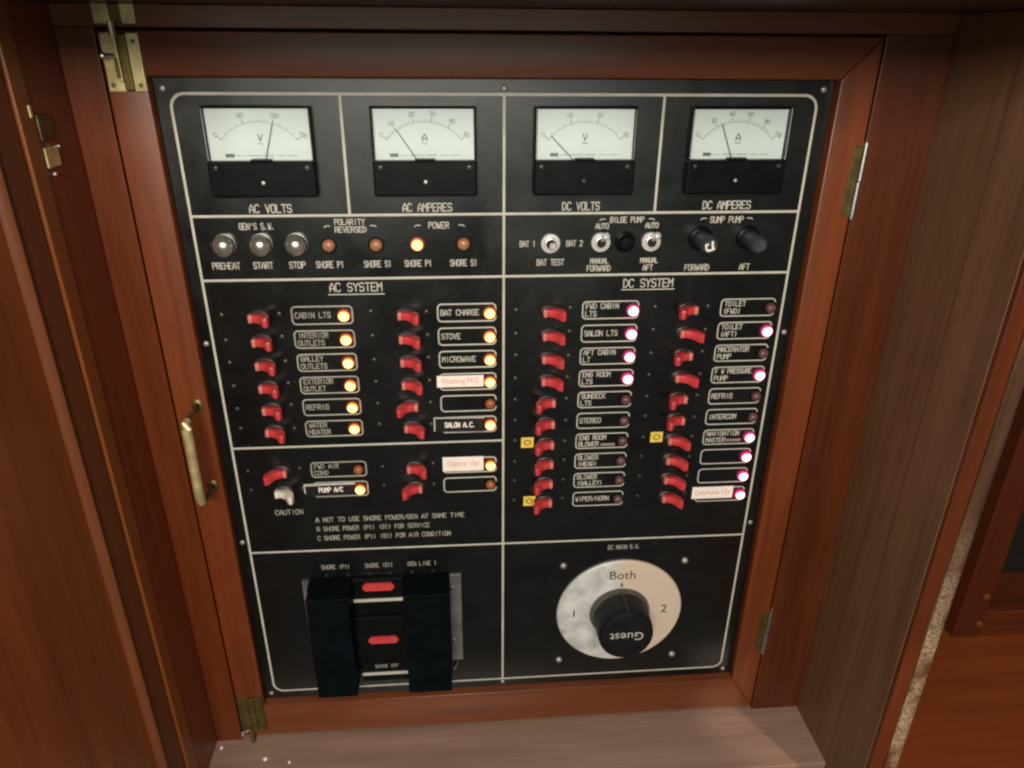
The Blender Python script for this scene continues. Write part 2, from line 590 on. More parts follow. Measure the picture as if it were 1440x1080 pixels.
def engrave(mb, txt, cx, cz, width, cap, w=0.75, y=0.0, rot=0.0, jit=0.0):
    n = len(txt)
    adv = width / (n - 0.25)
    gw = adv * 0.75
    x = cx - width / 2
    ca, sa = math.cos(rot), math.sin(rot)
    for k, ch in enumerate(txt):
        for si, st in enumerate(GL.get(ch.upper(), [])):
            pts = []
            for tok in st.split():
                gx, gz = int(tok[0]) / 4 * gw, (int(tok[1]) / 6 - 0.5) * cap
                dx, dz = x + gx - cx, gz
                pts.append((cx + dx * ca - dz * sa, cz + dx * sa + dz * ca))
            mb.stroke(pts, w, y, 0.16 + 0.025 * si)
        x += adv
    return mb

def font_text(name, txt, size, mat, parent, loc, rot=0.0, depth=0.12, align='CENTER', shear=0.0, sx=1.0, label=None):
    cu = bpy.data.curves.new(name, 'FONT')
    cu.body = txt
    cu.size = size * MM
    cu.align_x = align
    cu.align_y = 'CENTER'
    cu.extrude = depth * MM
    cu.resolution_u = 3
    cu.shear = shear
    tmp = bpy.data.objects.new(name + "_tmp", cu)
    scn.collection.objects.link(tmp)
    dg = bpy.context.evaluated_depsgraph_get()
    me = bpy.data.meshes.new_from_object(tmp.evaluated_get(dg))
    bpy.data.objects.remove(tmp)
    q = Matrix.Rotation(rot, 4, 'Y') @ Matrix.Rotation(math.radians(90), 4, 'X') @ Matrix.Diagonal((sx, 1, 1, 1))
    me.transform(q)
    me.materials.clear()
    me.materials.append(M[mat])
    o = bpy.data.objects.new(name, me)
    scn.collection.objects.link(o)
    o.parent = parent
    o.location = Vector(loc) * MM
    if label:
        o["label"] = label
    return o

# ================================================================== LARGE STRUCTURE
FY = -8.5      # face of the door and of the frame round it

cab = thing("cabinet", "reddish brown built-in cabinet recess framing the black panel and its small door", "cabinet", (0, 0, 0))
MB().box(-61, -36.6, FY, 14, -606, 39.5, 0.6).build("stile", 'frame_v', cab)
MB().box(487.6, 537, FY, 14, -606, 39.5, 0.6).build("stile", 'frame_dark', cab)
MB().box(-61, 537, FY + 0.1, 14, 39.6, 53, 0.6).build("rail", 'frame_h', cab)
MB().box(-75, 537.5, -76, 14, -622, -603, 1.2).build("ledge", 'ledge', cab, label="pale varnished ledge below the panel")
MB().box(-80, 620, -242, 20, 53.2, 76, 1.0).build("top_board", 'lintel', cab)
MB().box(-82, -61.2, -58, 14, -602.8, 53, 0.3).build("side_panel", 'side', cab)
MB().box(-84, -60.2, -74.5, -58.2, -640, 53, 1.0).build("edge_strip", 'orange', cab, label="orange wood edge strip")
sp = MB()
sp.box(537.2, 556, -76.8, 14, -640, 53, 0.8)
sp.box(536.4, 556, -126.5, -77.4, -640, 53, 0.8)
sp.build("side_panel", 'right', cab, label="greyish brown weathered side panel")
MB().box(536.8, 549.5, -131, -126.7, -640, 53, 1.0).build("edge_strip", 'post', cab)
def glint_speck_mat():
    m = wood("glint_specked_varnish", (0.0611, 0.0272, 0.0142), (0.1139, 0.0508, 0.0248), 'z', rough=0.26, coat=0.6, bump=0.3, scale=3.0, seed=20)
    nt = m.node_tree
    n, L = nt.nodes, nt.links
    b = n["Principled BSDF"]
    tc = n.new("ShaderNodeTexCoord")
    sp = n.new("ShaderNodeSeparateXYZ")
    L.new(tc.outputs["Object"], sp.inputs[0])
    mk = n.new("ShaderNodeMapRange")             # pale specks on the lower length are painted varnish glitter
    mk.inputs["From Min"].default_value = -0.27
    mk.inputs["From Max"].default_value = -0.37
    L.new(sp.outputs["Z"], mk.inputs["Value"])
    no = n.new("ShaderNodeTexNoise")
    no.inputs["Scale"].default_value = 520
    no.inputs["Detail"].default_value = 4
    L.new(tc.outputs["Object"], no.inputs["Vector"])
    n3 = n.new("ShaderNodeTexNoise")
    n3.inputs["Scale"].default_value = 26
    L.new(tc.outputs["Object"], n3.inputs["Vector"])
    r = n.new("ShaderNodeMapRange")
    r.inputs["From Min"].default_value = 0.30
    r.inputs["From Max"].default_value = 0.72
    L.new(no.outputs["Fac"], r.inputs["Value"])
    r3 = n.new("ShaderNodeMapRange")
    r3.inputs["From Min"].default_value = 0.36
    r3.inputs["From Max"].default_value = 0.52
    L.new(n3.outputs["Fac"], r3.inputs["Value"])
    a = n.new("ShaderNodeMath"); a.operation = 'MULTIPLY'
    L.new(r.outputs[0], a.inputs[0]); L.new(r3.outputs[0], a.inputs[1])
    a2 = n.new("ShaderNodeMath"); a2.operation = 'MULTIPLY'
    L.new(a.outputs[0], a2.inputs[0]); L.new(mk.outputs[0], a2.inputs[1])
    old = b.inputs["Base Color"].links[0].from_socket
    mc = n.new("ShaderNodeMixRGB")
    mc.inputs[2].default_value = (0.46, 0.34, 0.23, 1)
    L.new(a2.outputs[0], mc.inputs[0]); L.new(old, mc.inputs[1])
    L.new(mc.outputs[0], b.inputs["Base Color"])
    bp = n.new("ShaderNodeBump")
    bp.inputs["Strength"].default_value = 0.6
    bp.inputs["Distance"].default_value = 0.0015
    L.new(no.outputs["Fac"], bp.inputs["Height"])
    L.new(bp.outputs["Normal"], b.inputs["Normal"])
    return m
# rounded varnished nosing at the outer corner
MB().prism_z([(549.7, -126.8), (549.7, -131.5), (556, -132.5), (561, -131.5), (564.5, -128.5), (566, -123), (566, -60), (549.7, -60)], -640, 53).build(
    "nosing", glint_speck_mat(), cab, smooth=True,
    label="glossy corner nosing with peeling varnish and glitter painted as pale specks")
# near-black board put behind the door gap as its shade
MB().box(-82, 556, 14.2, 24, -640, 53).build("gap_shade_board", 'dark', cab)
# hinge leaves on the left side panel
for z0, z1, mt in ((-24, -9, 'brass_dark'), (-40, -28, 'brass')):
    h = MB().box(-60.9, -59.4, -57, -41, z0, z1, 0.3).build("hinge_leaf", mt, cab)
MB().lathe([(0, -42.6), (0.9, -42.4), (1.3, -41), (0, -40)], cx=-58.5, cz=-28.6, n=10).build("screw", 'steel', cab, smooth=True)
MB().lathe([(0, -53.8), (1.1, -53), (1.4, -51.5), (0, -51)], cx=-59.6, cz=-44, n=10).build("screw", 'screw', cab, smooth=True)
MB().box(-60.9, -59.6, -63, -60, -10, -3, 0.3).build("screw", 'brass', cab)

# ---- near door, swung open at the left
nd = MB().box(-20, 0, -26.5, 0, -690, 53, 1.2).build("open_door", 'near_stile', cab, (-62, -76, 0), label="large dark reddish door swung wide open")
MB().prism_z([(-20, -27), (-1.0, -27), (1.6, -28.5), (2.0, -30.5), (0.5, -32.5), (-3.5, -34), (-20, -34)], -690, 53).build("moulding", 'near_stile', nd, smooth=True)
pan = MB()
pan.prism_z([(-20, -34.3), (-3.8, -34.3), (-3.2, -60), (-1.2, -75), (-1.2, -290), (-20, -290)], -690, 53)
pan.build("door_panel", 'near_door', nd, smooth=True)

# ---- panel door frame
door = thing("panel_door", "varnished wooden door frame with brass pull carrying the black switchboard", "door", (0, FY, 0))
def framed(name, mat, pts, lab=None):
    t = MB()
    t.prism_y(pts, 0, 18)
    bmesh.ops.bevel(t.bm, geom=[e for e in t.bm.edges if abs(e.verts[0].co.y - e.verts[1].co.y) < 1e-6 and e.verts[0].co.y < 1], offset=1.3, segments=3, affect='EDGES', profile=0.5)
    return t.build(name, mat, door, smooth=True, label=lab)
framed("stile", 'door_v', [(-35.4, 38), (-35.4, -598), (-9.5, -558), (-9.5, 10.5)])
framed("stile", 'door_v', [(486.4, 38), (486.4, -598), (460.5, -558), (460.5, 10.5)])
framed("rail", 'door_h', [(-35.3, 38.1), (486.3, 38.1), (460.4, 10.6), (-9.4, 10.6)])
framed("rail", 'door_h', [(-35.3, -598.1), (486.3, -598.1), (460.4, -558.1), (-9.4, -558.1)])

# brass pull handle
ph = MB()
path = [(-17.9, -23, -229.8), (-18.1, -26.4, -231.2), (-18.2, -27.5, -235), (-18.4, -27.6, -250),
        (-18.5, -27.6, -284), (-18.5, -27.5, -297.5), (-18.4, -26.4, -301.4), (-18.3, -23, -302.8)]
ph.tube(path, [2.6, 3.6, 3.8, 3.7, 3.7, 3.8, 3.6, 2.6], 14)
hd = ph.build("pull_handle", 'brass', door, smooth=True)
for z in (-229, -303.5):
    MB().tube([(-17.5, 0.5, z), (-17.6, -12, z), (-17.9, -24, z)], [2.0, 1.7, 2.2], 12).build("post", 'brass_dark', hd, smooth=True)
    MB().lathe([(4.9, 0.3), (4.9, -0.6), (4.0, -1.4), (2.6, -1.8)], cx=-17.5, cz=z, n=20, squash=1.2).build("mounting_plate", 'brass_dark', hd, smooth=True)

# barrel bolts: fixed on the door, keeper on the frame
def bolt(x, z_lo, z_hi, mat, mat2, knob_z, bolt_to, tilt=0.0):
    b = MB()
    b.box(x - 12, x - 1.6, -1.6, 0.4, z_lo, z_hi, 0.4)
    b.box(x + 4.4, x + 12, -2.4, 0.4, z_lo, z_hi, 0.5)
    b.box(x - 4.5, x - 1.4, -4.2, -1.4, z_lo + 6, z_hi - 1, 0.5)
    p = b.build("barrel_bolt", mat, door, smooth=False)
    c = MB()
    c.box(x - 1.6, x + 4.4, -3.6, 0.2, z_lo + 0.5, z_hi - 0.3, 1.2)
    c.build("bolt_housing", mat2, p)  # shade on the raised barrel is put into its darker brass
    lo, hi = min(bolt_to, z_lo + 8), max(bolt_to, z_lo + 8)
    if z_lo > -100:
        lo, hi = z_hi - 1.5, z_hi + 6.5
    MB().tube([(x - 2.6, -3.4, lo), (x - 2.6, -3.4, hi)], 2.2, 12).build("bolt_rod", mat, p, smooth=True)
    s2 = MB().box(x - 4.6, x - 2.0, -4.6, -1.7, z_lo + 8, knob_z - 1, 0.3).build("bolt_slot", mat2, p)
    kk = MB()
    kk.tube([(x - 4, -4.5, knob_z), (x - 9, -8, knob_z)], 1.4, 10)
    kk.lathe([(0, -11), (1.6, -10.3), (2.5, -8.4), (1.6, -6.6), (0, -6)], cx=x - 9.6, cz=knob_z, n=14)
    kk.build("bolt_knob", 'steel', p, smooth=True)
    for sx_, sz_ in ((x - 9, z_lo + 4), (x + 8.6, z_lo + 4), (x + 8.6, z_hi - 5)):
        MB().lathe([(1.5, -2.2), (1.3, -2.8), (0, -3.0)], cx=sx_, cz=sz_, n=12).build("screw", mat2, p, smooth=True)
    return p
bolt(-21.5, 1.5, 36.5, 'brass', 'brass_dark', 23, 50)
bolt(-22.5, -590, -545, 'brass_dark', 'brass_dark', -585, -602)
kp = MB()
kp.box(-34.5, -24.6, FY - 2.2, FY + 0.2, 41.5, 53.0, 0.4)
kp.box(-17.5, -9, FY - 2.2, FY + 0.2, 41.5, 53.0, 0.4)
k = kp.build("bolt_keeper", 'brass', cab)
MB().box(-24.7, -17.4, FY - 1.2, FY + 0.2, 41.5, 53, 0.6).build("keeper_housing", 'brass_dark', k)

# right hand hinges (knuckles seen in the gap)
for z0, z1, mt in ((-86, -31, 'dull_metal'), (-522, -468, 'dull_metal')):
    zm = (z0 + z1) / 2
    hg = MB()
    hg.tube([(486.8, -1.6, z0), (486.8, -1.6, zm - 0.3)], 2.6, 12)
    hg.tube([(487.3, -1.6, zm + 0.3), (487.3, -1.6, z1)], 2.2, 12)
    hp = hg.build("hinge", 'steel', door, smooth=True)
    MB().box(479, 485.2, -1.0, 0.3, z0 + 2, z1 - 2, 0.3).build("hinge_leaf", 'brass_dark', hp)

# crumbs lying on the ledge
for i, (x, y, r, lb) in enumerate(((-9, -33, 1.9, "largest white crumb on the pale ledge near its left end"),
                                   (15, -38, 1.3, "small white crumb on the pale ledge nearest the middle"),
                                   (-55, -17, 1.4, "tiny tan crumb in the back left corner of the ledge"))):
    t = MB()
    bmesh.ops.create_icosphere(t.bm, subdivisions=2, radius=r)
    for v in t.bm.verts:
        v.co = Vector((v.co.x * (1.0 + 0.3 * random.random()), v.co.y * (1.2 + 0.4 * random.random()), v.co.z * 0.55))
    o = t.build("crumb", 'crumb', None, (x, y, -603 + r * 0.42), smooth=True)
    tag(o, lb, "crumb", "crumbs on the ledge")

# ---- next cabinet beyond the post, and the counter it stands on
ct = MB().box(560, 1500, -420, 420, -712, -681, 2).build("counter_top", 'counter', None)
tag(ct, "orange varnished counter top running off at the lower right", "counter")
fc = thing("glass_cabinet", "dark wooden cabinet with a glass door standing on the orange counter", "cabinet", (834, 150, -681))
MB().box(0, 37, 0, 22, 0.3, 700, 1.2).build("stile", 'far', fc)
MB().box(37.2, 420, 0, 22, 0.3, 42, 1.2).build("rail", wood("far_cabinet_rail_wood", (0.09, 0.020, 0.006), (0.15, 0.034, 0.010), 'x', seed=22), fc)
MB().box(37.2, 420, 2, 20, 42.2, 101, 1.5).build("door_rail", wood("far_door_wood", (0.05, 0.013, 0.006), (0.09, 0.022, 0.009), 'x', seed=23), fc)
MB().box(37.2, 420, 9, 13, 101.2, 700).build("glass_pane", 'far_glass', fc)
MB().box(-90, -0.4, 160, 180, 0.3, 700).build("recess_shade_board", 'dark', fc)
for x, z in ((33, 22), (30, 68)):
    MB().lathe([(0, -1.0), (3.6, -0.9), (4.4, 0.2)], cx=x, cz=z, n=16).build("wood_plug", 'orange', fc, smooth=True)

# bulkhead closing the view behind everything
bh = MB().box(-1200, 2000, 430, 450, -1500, 1200).build("bulkhead", 'far', None)
tag(bh, "plain dark brown bulkhead behind the cabinets", "wall")

# ================================================================== ELECTRICAL PANEL
pn = thing("switchboard", "black engraved boat electrical panel with four meters, red toggles and glowing lamps", "switchboard", (0, 0, 0))
pl = MB().box(-9.3, 460.3, 0, 3.2, -557.9, 10.4, 0.5).build("panel_plate", 'panel', pn)
pl_screws = [(-3.6, 3.2), (225, 4.0), (453.2, 3.9), (-5.2, -180), (455.4, -180.6), (455, -369), (-5.2, -368.5), (-3.4, -550.8), (452.8, -551.6), (225.2, -552.6)]
for x, z in pl_screws:
    s_ = MB().lathe([(2.3, 0.0), (2.2, -0.5), (1.5, -1.1), (0, -1.35)], n=16).build("screw", 'screw', pn, (x, 0, z), smooth=True)

LW = 1.9
bl = MB()
bl.stroke(rrect(0, 450, -548.6, 0, 9.5, 7), LW, 0, 0.2, closed=True)
bl.stroke([(225, -1.6), (225, -547)], LW, 0, 0.24)
for x in (112.5, 338.3):
    bl.stroke([(x, -1.6), (x, -80.6)], LW, 0, 0.235)
for z in (-82.3, -130):
    bl.stroke([(1.6, z), (448.4, z)], LW, 0, 0.28)
bl.stroke([(1.6, -273.8), (223.4, -273.8)], LW, 0, 0.28)
bl.stroke([(1.6, -380.5), (448.4, -382.5)], LW, 0, 0.28)
bl.build("border_line", 'engrave', pn)

# lettering, each legend its own mesh
def legend(txts, dim=False, w=0.72):
    t = MB()
    for (s_, cx, cz, wd, cap) in txts:
        engrave(t, s_, cx, cz, wd, cap, w)
    return t.build("lettering", 'engrave_dim' if dim else 'engrave', pn)

legend([("AC VOLTS", 56.6, -77.0, 29.5, 5.6)], w=0.85)
legend([("AC AMPERES", 168.9, -77.0, 35.5, 5.6)], w=0.85)
legend([("DC VOLTS", 282.3, -77.0, 27.5, 5.6)], w=0.85)
legend([("DC AMPERES", 393.3, -77.0, 36.5, 5.6)], w=0.85)
legend([("GEN'S S.W.", 45.3, -89.7, 25, 4.4)])
legend([("POLARITY", 111.9, -87.1, 21.5, 3.9), ("REVERSED", 112.2, -92.7, 22.5, 3.9)])
legend([("POWER", 176.7, -90.2, 14.6, 4.4)])
legend([("BILGE PUMP", 317.9, -87.4, 25.5, 4.0)])
legend([("SUMP PUMP", 394.7, -88.0, 25.5, 4.4)])
for s_, x, w_ in (("PREHEAT", 19.3, 19.5), ("START", 46.0, 14), ("STOP", 70.9, 11.5), ("SHORE P1", 94.9, 20), ("SHORE S1", 130.2, 20), ("SHORE P1", 160.4, 20), ("SHORE S1", 194.6, 20)):
    legend([(s_, x, -118.8, w_, 4.6)])
legend([("BAT 1", 243.0, -104.9, 11.5, 4.2)])
legend([("BAT 2", 278.7, -104.9, 12.0, 4.2)])
legend([("BAT TEST", 260.7, -119.4, 20.5, 4.4)])
legend([("AUTO", 299.2, -92.0, 9.6, 3.8)])
legend([("AUTO", 337.2, -91.8, 9.6, 3.8)])
legend([("MANUAL", 298.6, -118.8, 13.8, 3.7), ("FORWARD", 298.4, -124.6, 18.2, 4.2)])
legend([("MANUAL", 337.4, -118.8, 13.4, 3.7), ("AFT", 336.9, -124.6, 7.6, 4.2)])
legend([("FORWARD", 375.8, -125.0, 19, 4.4)])
legend([("AFT", 413.9, -125.0, 7.8, 4.4)])
ac = legend([("AC SYSTEM", 112.4, -136.6, 39, 6.4)], w=0.9)
dc = legend([("DC SYSTEM", 338.4, -137.0, 39, 6.4)], w=0.9)
MB().stroke([(91.5, -142.3), (133.5, -142.3)], 0.85, 0, 0.2).build("underline", 'engrave', pn)
MB().stroke([(317.5, -142.2), (359.5, -142.2)], 0.85, 0, 0.2).build("underline", 'engrave', pn)
legend([("CAUTION", 38.8, -338.5, 23.2, 4.6)], True)
legend([("A NOT TO USE SHORE POWER/GEN AT SAME TIME", 125.5, -348.0, 129.5, 4.3)], True)
legend([("B SHORE POWER (P1) (S1) FOR SERVICE", 110.0, -357.6, 98.5, 4.3)], True)
legend([("C SHORE POWER (P1) (S1) FOR AIR CONDITION", 119.0, -367.5, 117.2, 4.3)], True)
legend([("DC MAIN S.W.", 338.0, -391.0, 30, 4.4)], True)
legend([("SHORE (P1)", 72.9, -399.8, 25, 4.3)], True, 0.6)
legend([("SHORE (S1)", 111.8, -399.9, 25, 4.3)], True, 0.6)
legend([("GEN LINE 1", 150.8, -399.9, 26, 4.3)], True, 0.6)
br = MB()
for xl, xr, z in ((96.5, 127.6, -90.0), (162.2, 192.3, -90.2), (300.4, 335.5, -86.9), (377.8, 411.4, -87.0)):
    br.stroke([(xl - 3.2, z - 0.8), (xl - 2.0, z + 0.1), (xl + 0.8, z + 0.1)], 0.8, 0, 0.2)
    br.stroke([(xr - 0.8, z + 0.1), (xr + 2.0, z + 0.1), (xr + 3.2, z - 0.8)], 0.8, 0, 0.2)
br.build("bracket_marks", 'engrave', pn)

# ------------------------------------------------------------------ meters
METERS = [
    (56.3, [0, 50, 100, 150], [-50, -17, 17, 50], 17, 'V', '~', "AC voltmeter with needle right of centre"),
    (168.8, [0, 10, 20, 30, 40, 50], [-50, -35, -12, 9, 30, 50], -34, 'A', '~', "AC ammeter with needle leaning left"),
    (282.2, [0, 10, 20, 30], [-50, -17, 15, 50], -45, 'V', '-', "DC voltmeter with needle resting far left"),
    (393.8, [0, 20, 40, 60, 80, 100], [-50, -29, -9, 11, 31, 50], -22, 'A', '-', "DC ammeter with needle left of centre"),
]
for cx, nums, angs, needle, unit, sym, lab in METERS:
    body = MB()
    # black case with a window opening: lower cover, side walls, top wall and a back
    body.box(-36.5, 36.5, -9.0, 0.5, -67.5, -43.2, 1.4)
    body.box(-36.5, -34.9, -6.2, 0.5, -43.0, -7.2, 0.4)
    body.box(34.9, 36.5, -6.2, 0.5, -43.0, -7.2, 0.4)
    body.box(-34.8, 34.8, -6.2, 0.5, -8.8, -7.1, 0.4)
    body.box(-7, 7, -8.8, -2.6, -43.3, -41.8, 0.4)
    mt = body.build("meter", 'black', pn, (cx, 0, 0), label=lab)
    dial = MB().box(-34.7, 34.7, -3.0, -0.3, -43.1, -8.9).build("dial", 'dial', mt)
    cover = MB().box(-35.2, 35.2, -9.4, -5.6, -43.0, -7.6, 0.9).build("window_cover", 'glass', mt)
    pz, R0 = -51.0, 33.5
    sc = MB()
    arc = [(R0 * math.sin(math.radians(a)), pz + R0 * math.cos(math.radians(a))) for a in range(-50, 51, 4)]
    sc.stroke(arc, 0.30, -3.0, 0.08)
    minor = 4 if len(nums) < 5 else 5
    for i, a in enumerate(angs):
        t = math.radians(a)
        sc.stroke([(R0 * math.sin(t), pz + R0 * math.cos(t)), ((R0 + 3.0) * math.sin(t), pz + (R0 + 3.0) * math.cos(t))], 0.55, -3.0, 0.1)
        if i < len(angs) - 1:
            for k in range(1, minor):
                t = math.radians(a + (angs[i + 1] - a) * k / minor)
                sc.stroke([((R0 + 0.2) * math.sin(t), pz + (R0 + 0.2) * math.cos(t)), ((R0 + 1.7) * math.sin(t), pz + (R0 + 1.7) * math.cos(t))], 0.28, -3.0, 0.1)
    for v, a in zip(nums, angs):
        t = math.radians(a)
        rr = R0 + (5.8 if abs(a) < 40 else 5.2)
        engrave(sc, str(v), rr * math.sin(t), pz + rr * math.cos(t), 1.9 * len(str(v)), 2.6, 0.45, -3.0, -t * 0.6)
    sc.stroke([(-10, -39.9), (-1, -39.9)], 0.5, -3.0, 0.1)
    sc.stroke([(1, -39.9), (8, -39.9)], 0.55, -3.0, 0.1)
    sc.stroke([(11, -39.9), (16, -39.9)], 0.4, -3.0, 0.1)
    sc.stroke([(18, -39.9), (24.5, -39.9)], 0.45, -3.0, 0.1)
    sc.stroke([(-17, -39.9), (-12, -39.9)], 0.4, -3.0, 0.1)
    sc.build("scale", 'dial_ink', mt)
    um = MB()
    engrave(um, unit, 0.3, -28.0, 3.1, 4.6, 0.75, -3.0)
    if sym == '~':
        um.stroke([(-1.4, -32.2), (-0.6, -31.5), (0.2, -32.0), (1.0, -32.5), (1.9, -31.8)], 0.45, -3.0, 0.1)
    else:
        um.stroke([(-1.7, -32.0), (2.1, -32.0)], 0.6, -3.0, 0.1)
    um.box(-24.5, -18.5, -3.15, -2.9, -41.0, -38.6)
    um.build("unit_mark", 'dial_dark', mt)
    t = math.radians(needle)
    nd_ = MB().tube([(6.5 * math.sin(t), -4.3, pz + 6.5 * math.cos(t)), (R0 * math.sin(t), -4.3, pz + R0 * math.cos(t)), ((R0 + 1.5) * math.sin(t), -4.3, pz + (R0 + 1.5) * math.cos(t))], [0.42, 0.38, 0.1], 6)
    nd_.build("needle", 'dial_dark', mt, smooth=True)
    for sx_, sz_, sr in ((-31, -47.5, 1.7), (31, -47.5, 1.7), (0, -57.5, 1.4)):
        m_ = 'screw' if sr < 1.5 and cx < 400 and abs(cx - 282) > 5 else 'screw_dark'
        MB().lathe([(sr, -8.9), (sr * 0.9, -9.6), (0, -9.9)], cx=sx_, cz=sz_, n=14).build("screw", m_, mt, smooth=True)

# ------------------------------------------------------------------ top row: push buttons, pilot lamps, toggles
for x in (20.6, 46.8, 72.2):
    b_ = MB().lathe([(8.3, 0), (8.2, -0.8), (7.4, -1.0)], n=32).build("push_button", 'dull_metal', pn, (x, 0, -103.0), smooth=True)
    MB().lathe([(7.9, -0.9), (8.0, -3.0), (7.7, -5.0), (6.9, -6.8), (5.6, -8.3), (3.9, -9.3), (2.0, -9.9), (0, -10.1)], n=32).build("button_cap", 'chrome', b_, smooth=True)

def make_lamp(mat, lab, r=4.1):
    cm = {'amber_on': 'amber_collar', 'red_on': 'red_collar'}.get(mat, 'black')
    b_ = MB().lathe([(r + 1.5, 0), (r + 1.3, -0.5), (r + 0.1, -0.6)], n=24).build("indicator_lamp", cm, pn, smooth=True, label=lab)
    MB().lathe([(r, -0.2), (r, -1.6), (r * 0.95, -2.6), (r * 0.78, -3.8), (r * 0.5, -4.6), (r * 0.2, -4.9), (0, -4.95)], n=24).build("lens", mat, b_, smooth=True)
    return b_

def copy_tree(o, parent):
    c = o.copy()
    scn.collection.objects.link(c)
    c.parent = parent
    for ch in o.children:
        d = ch.copy()
        scn.collection.objects.link(d)
        d.parent = c
    return c

lamp_src = {}
def put_lamp(kind, x, z):
    labs = {'amber_on': "amber indicator lamp, lit", 'red_on': "pinkish red indicator lamp, lit", 'amber_off': "amber indicator lamp, unlit",
            'red_off': "dusky indicator lamp, unlit", 'amber_pale': "pale amber indicator lamp, unlit"}
    if kind not in lamp_src:
        o = make_lamp(kind, labs[kind], 4.7 if kind in ('amber_pale',) else 4.2)
        lamp_src[kind] = o
    else:
        o = copy_tree(lamp_src[kind], pn)
    o.location = (x * MM, 0, z * MM)
    return o

for x, kd in ((95.4, 'amber_pale'), (130.0, 'amber_pale'), (160.3, 'amber_on'), (194.7, 'amber_pale')):
    put_lamp(kd, x, -104.2)

def lever(x, z, ang_up, ang_side, ln=12.5):
    b_ = MB()
    b_.lathe([(7.4, 0), (7.4, -1.6), (6.9, -2.2), (5.4, -2.3), (5.0, -3.6), (4.6, -3.9), (3.6, -3.9), (3.3, -2.2), (0, -1.9)], n=32)
    t = b_.build("toggle_switch", 'lever', pn, (x, 0, z), smooth=True)
    d = Vector((math.sin(ang_side), -math.cos(ang_up) * math.cos(ang_side), math.sin(ang_up)))
    MB().lathe([(3.5, -3.7), (3.4, -4.05), (0, -4.0)], n=24).build("hole_shade", 'dark', t, smooth=True)  # dark disc drawn as the shade inside the collar's hole
    MB().tube([d * 1.2, d * 4, d * ln * 0.8, d * ln, d * (ln + 1.0)], [1.3, 1.6, 2.4, 2.6, 1.4], 14).build("lever", 'lever', t, smooth=True)
    return t
lever(260.3, -104.6, 0.02, 0.05, 11)
lever(298.6, -104.2, 0.62, 0.20)
lever(337.4, -104.2, 0.62, 0.20)
bb = MB().lathe([(8.0, 0), (8.0, -1.5), (6.8, -2.4), (6.0, -2.6), (5.6, -5.5), (4.2, -7.2), (0, -7.8)], n=28).build("blanking_knob", 'black', pn, (317.2, 0, -104.0), smooth=True)
for x in (375.6, 413.0):
    b_ = MB().lathe([(9.4, 0), (9.4, -1.6), (8.0, -2.8), (7.0, -3.0)], n=28).build("sump_button", 'black', pn, (x, 0, -102.0), smooth=True)
    MB().lathe([(6.5, -2.5), (6.6, -16), (6.1, -21), (5.6, -24.4), (5.0, -25), (4.2, -24.2), (0, -24.0)], n=28).build("button_cap", 'cap', b_, smooth=True)
    if x < 400:
        wr = MB()
        wr.stroke([(-2.6, -2.6), (-3.3, 0.6), (-1.8, 1.2)], 1.4, -24.6, 0.25)
        wr.stroke([(-1.8, -3.4), (0.2, -3.2), (2.8, -2.2), (1.6, 0.2), (1.4, 3.2)], 1.5, -24.7, 0.25)
        wr.build("worn_paint", 'paper', b_)

# ------------------------------------------------------------------ breakers
def make_breaker(on, hmat, tmat):
    t = MB()
    t.lathe([(9.6, 0), (9.5, -0.9), (8.8, -1.7), (7.6, -2.1), (7.0, -1.4), (6.8, -0.3), (0, -0.3)], cx=5.4, n=28, squash=0.66)
    t.box(-2.0, 12.8, -1.3, -0.2, -3.3, 3.3, 0.3)
    brk = t.build("circuit_breaker", 'black_matt', pn, smooth=True)
    prof = [(-5.6, -1.0), (-6.0, -4.5), (-4.2, -7.2), (-0.5, -8.2), (3.0, -9.8), (5.2, -13.0), (6.6, -16.6), (9.0, -18.8), (11.6, -18.2),
            (12.8, -15.0), (12.2, -10.5), (9.6, -6.0), (6.5, -3.0), (5.2, -1.0)]
    prof = [(a * 0.87, b * 0.88) for a, b in prof]
    sg = 1 if on else -1
    hp = [(sg * a + 5.4, b) for a, b in prof]
    hm = MB()
    # paddle: narrow at the pivot, wider at the tip
    t2 = bmesh.new()
    lo, hi = [], []
    for (x_, y_), (a_, _) in zip(hp, prof):
        wz = 2.8 + 1.0 * max(0, min(1, (a_ + 3) / 12.0))
        lo.append(t2.verts.new((x_, y_, -wz)))
        hi.append(t2.verts.new((x_, y_, wz)))
    t2.faces.new(lo)
    t2.faces.new(hi[::-1])
    n = len(lo)
    for i in range(n):
        j = (i + 1) % n
        t2.faces.new((lo[i], hi[i], hi[j], lo[j]))
    bmesh.ops.recalc_face_normals(t2, faces=t2.faces[:])
    es = [e for e in t2.edges if e.verts[0].co.z * e.verts[1].co.z > 0]
    bmesh.ops.bevel(t2, geom=es, offset=0.8, segments=2, affect='EDGES', profile=0.5)
    hm._merge(t2)
    hm.build("handle", hmat, brk, smooth=True)
    tp = MB()
    cx = 5.4 - sg * 4.5
    tp.box(cx - 1.6, cx + 1.6, -6.9, -1.0, -3.2, 3.2, 0.7, 2)
    tp.build("handle_end", tmat, brk, smooth=True)
    for x in (-21.5, 21.5):
        MB().lathe([(1.9, 0), (1.8, -0.5), (1.0, -0.9), (0, -0.95)], cx=x, cz=1.6, n=12).build("screw", 'screw_dark', brk, smooth=True)
    return brk
src = {}
COLX = {'A1': 31.2, 'A2': 143.5, 'D1': 256.4, 'D2': 367.6}
FRX = {'A1': (61.6, 108.6), 'A2': (173.0, 219.3), 'D1': (287.0, 332.8), 'D2': (398.8, 444.2)}
LPX = {'A1': 101.6, 'A2': 214.0, 'D1': 327.8, 'D2': 440.0}
def rowz(k):
    return -158.7 - 19.75 * k
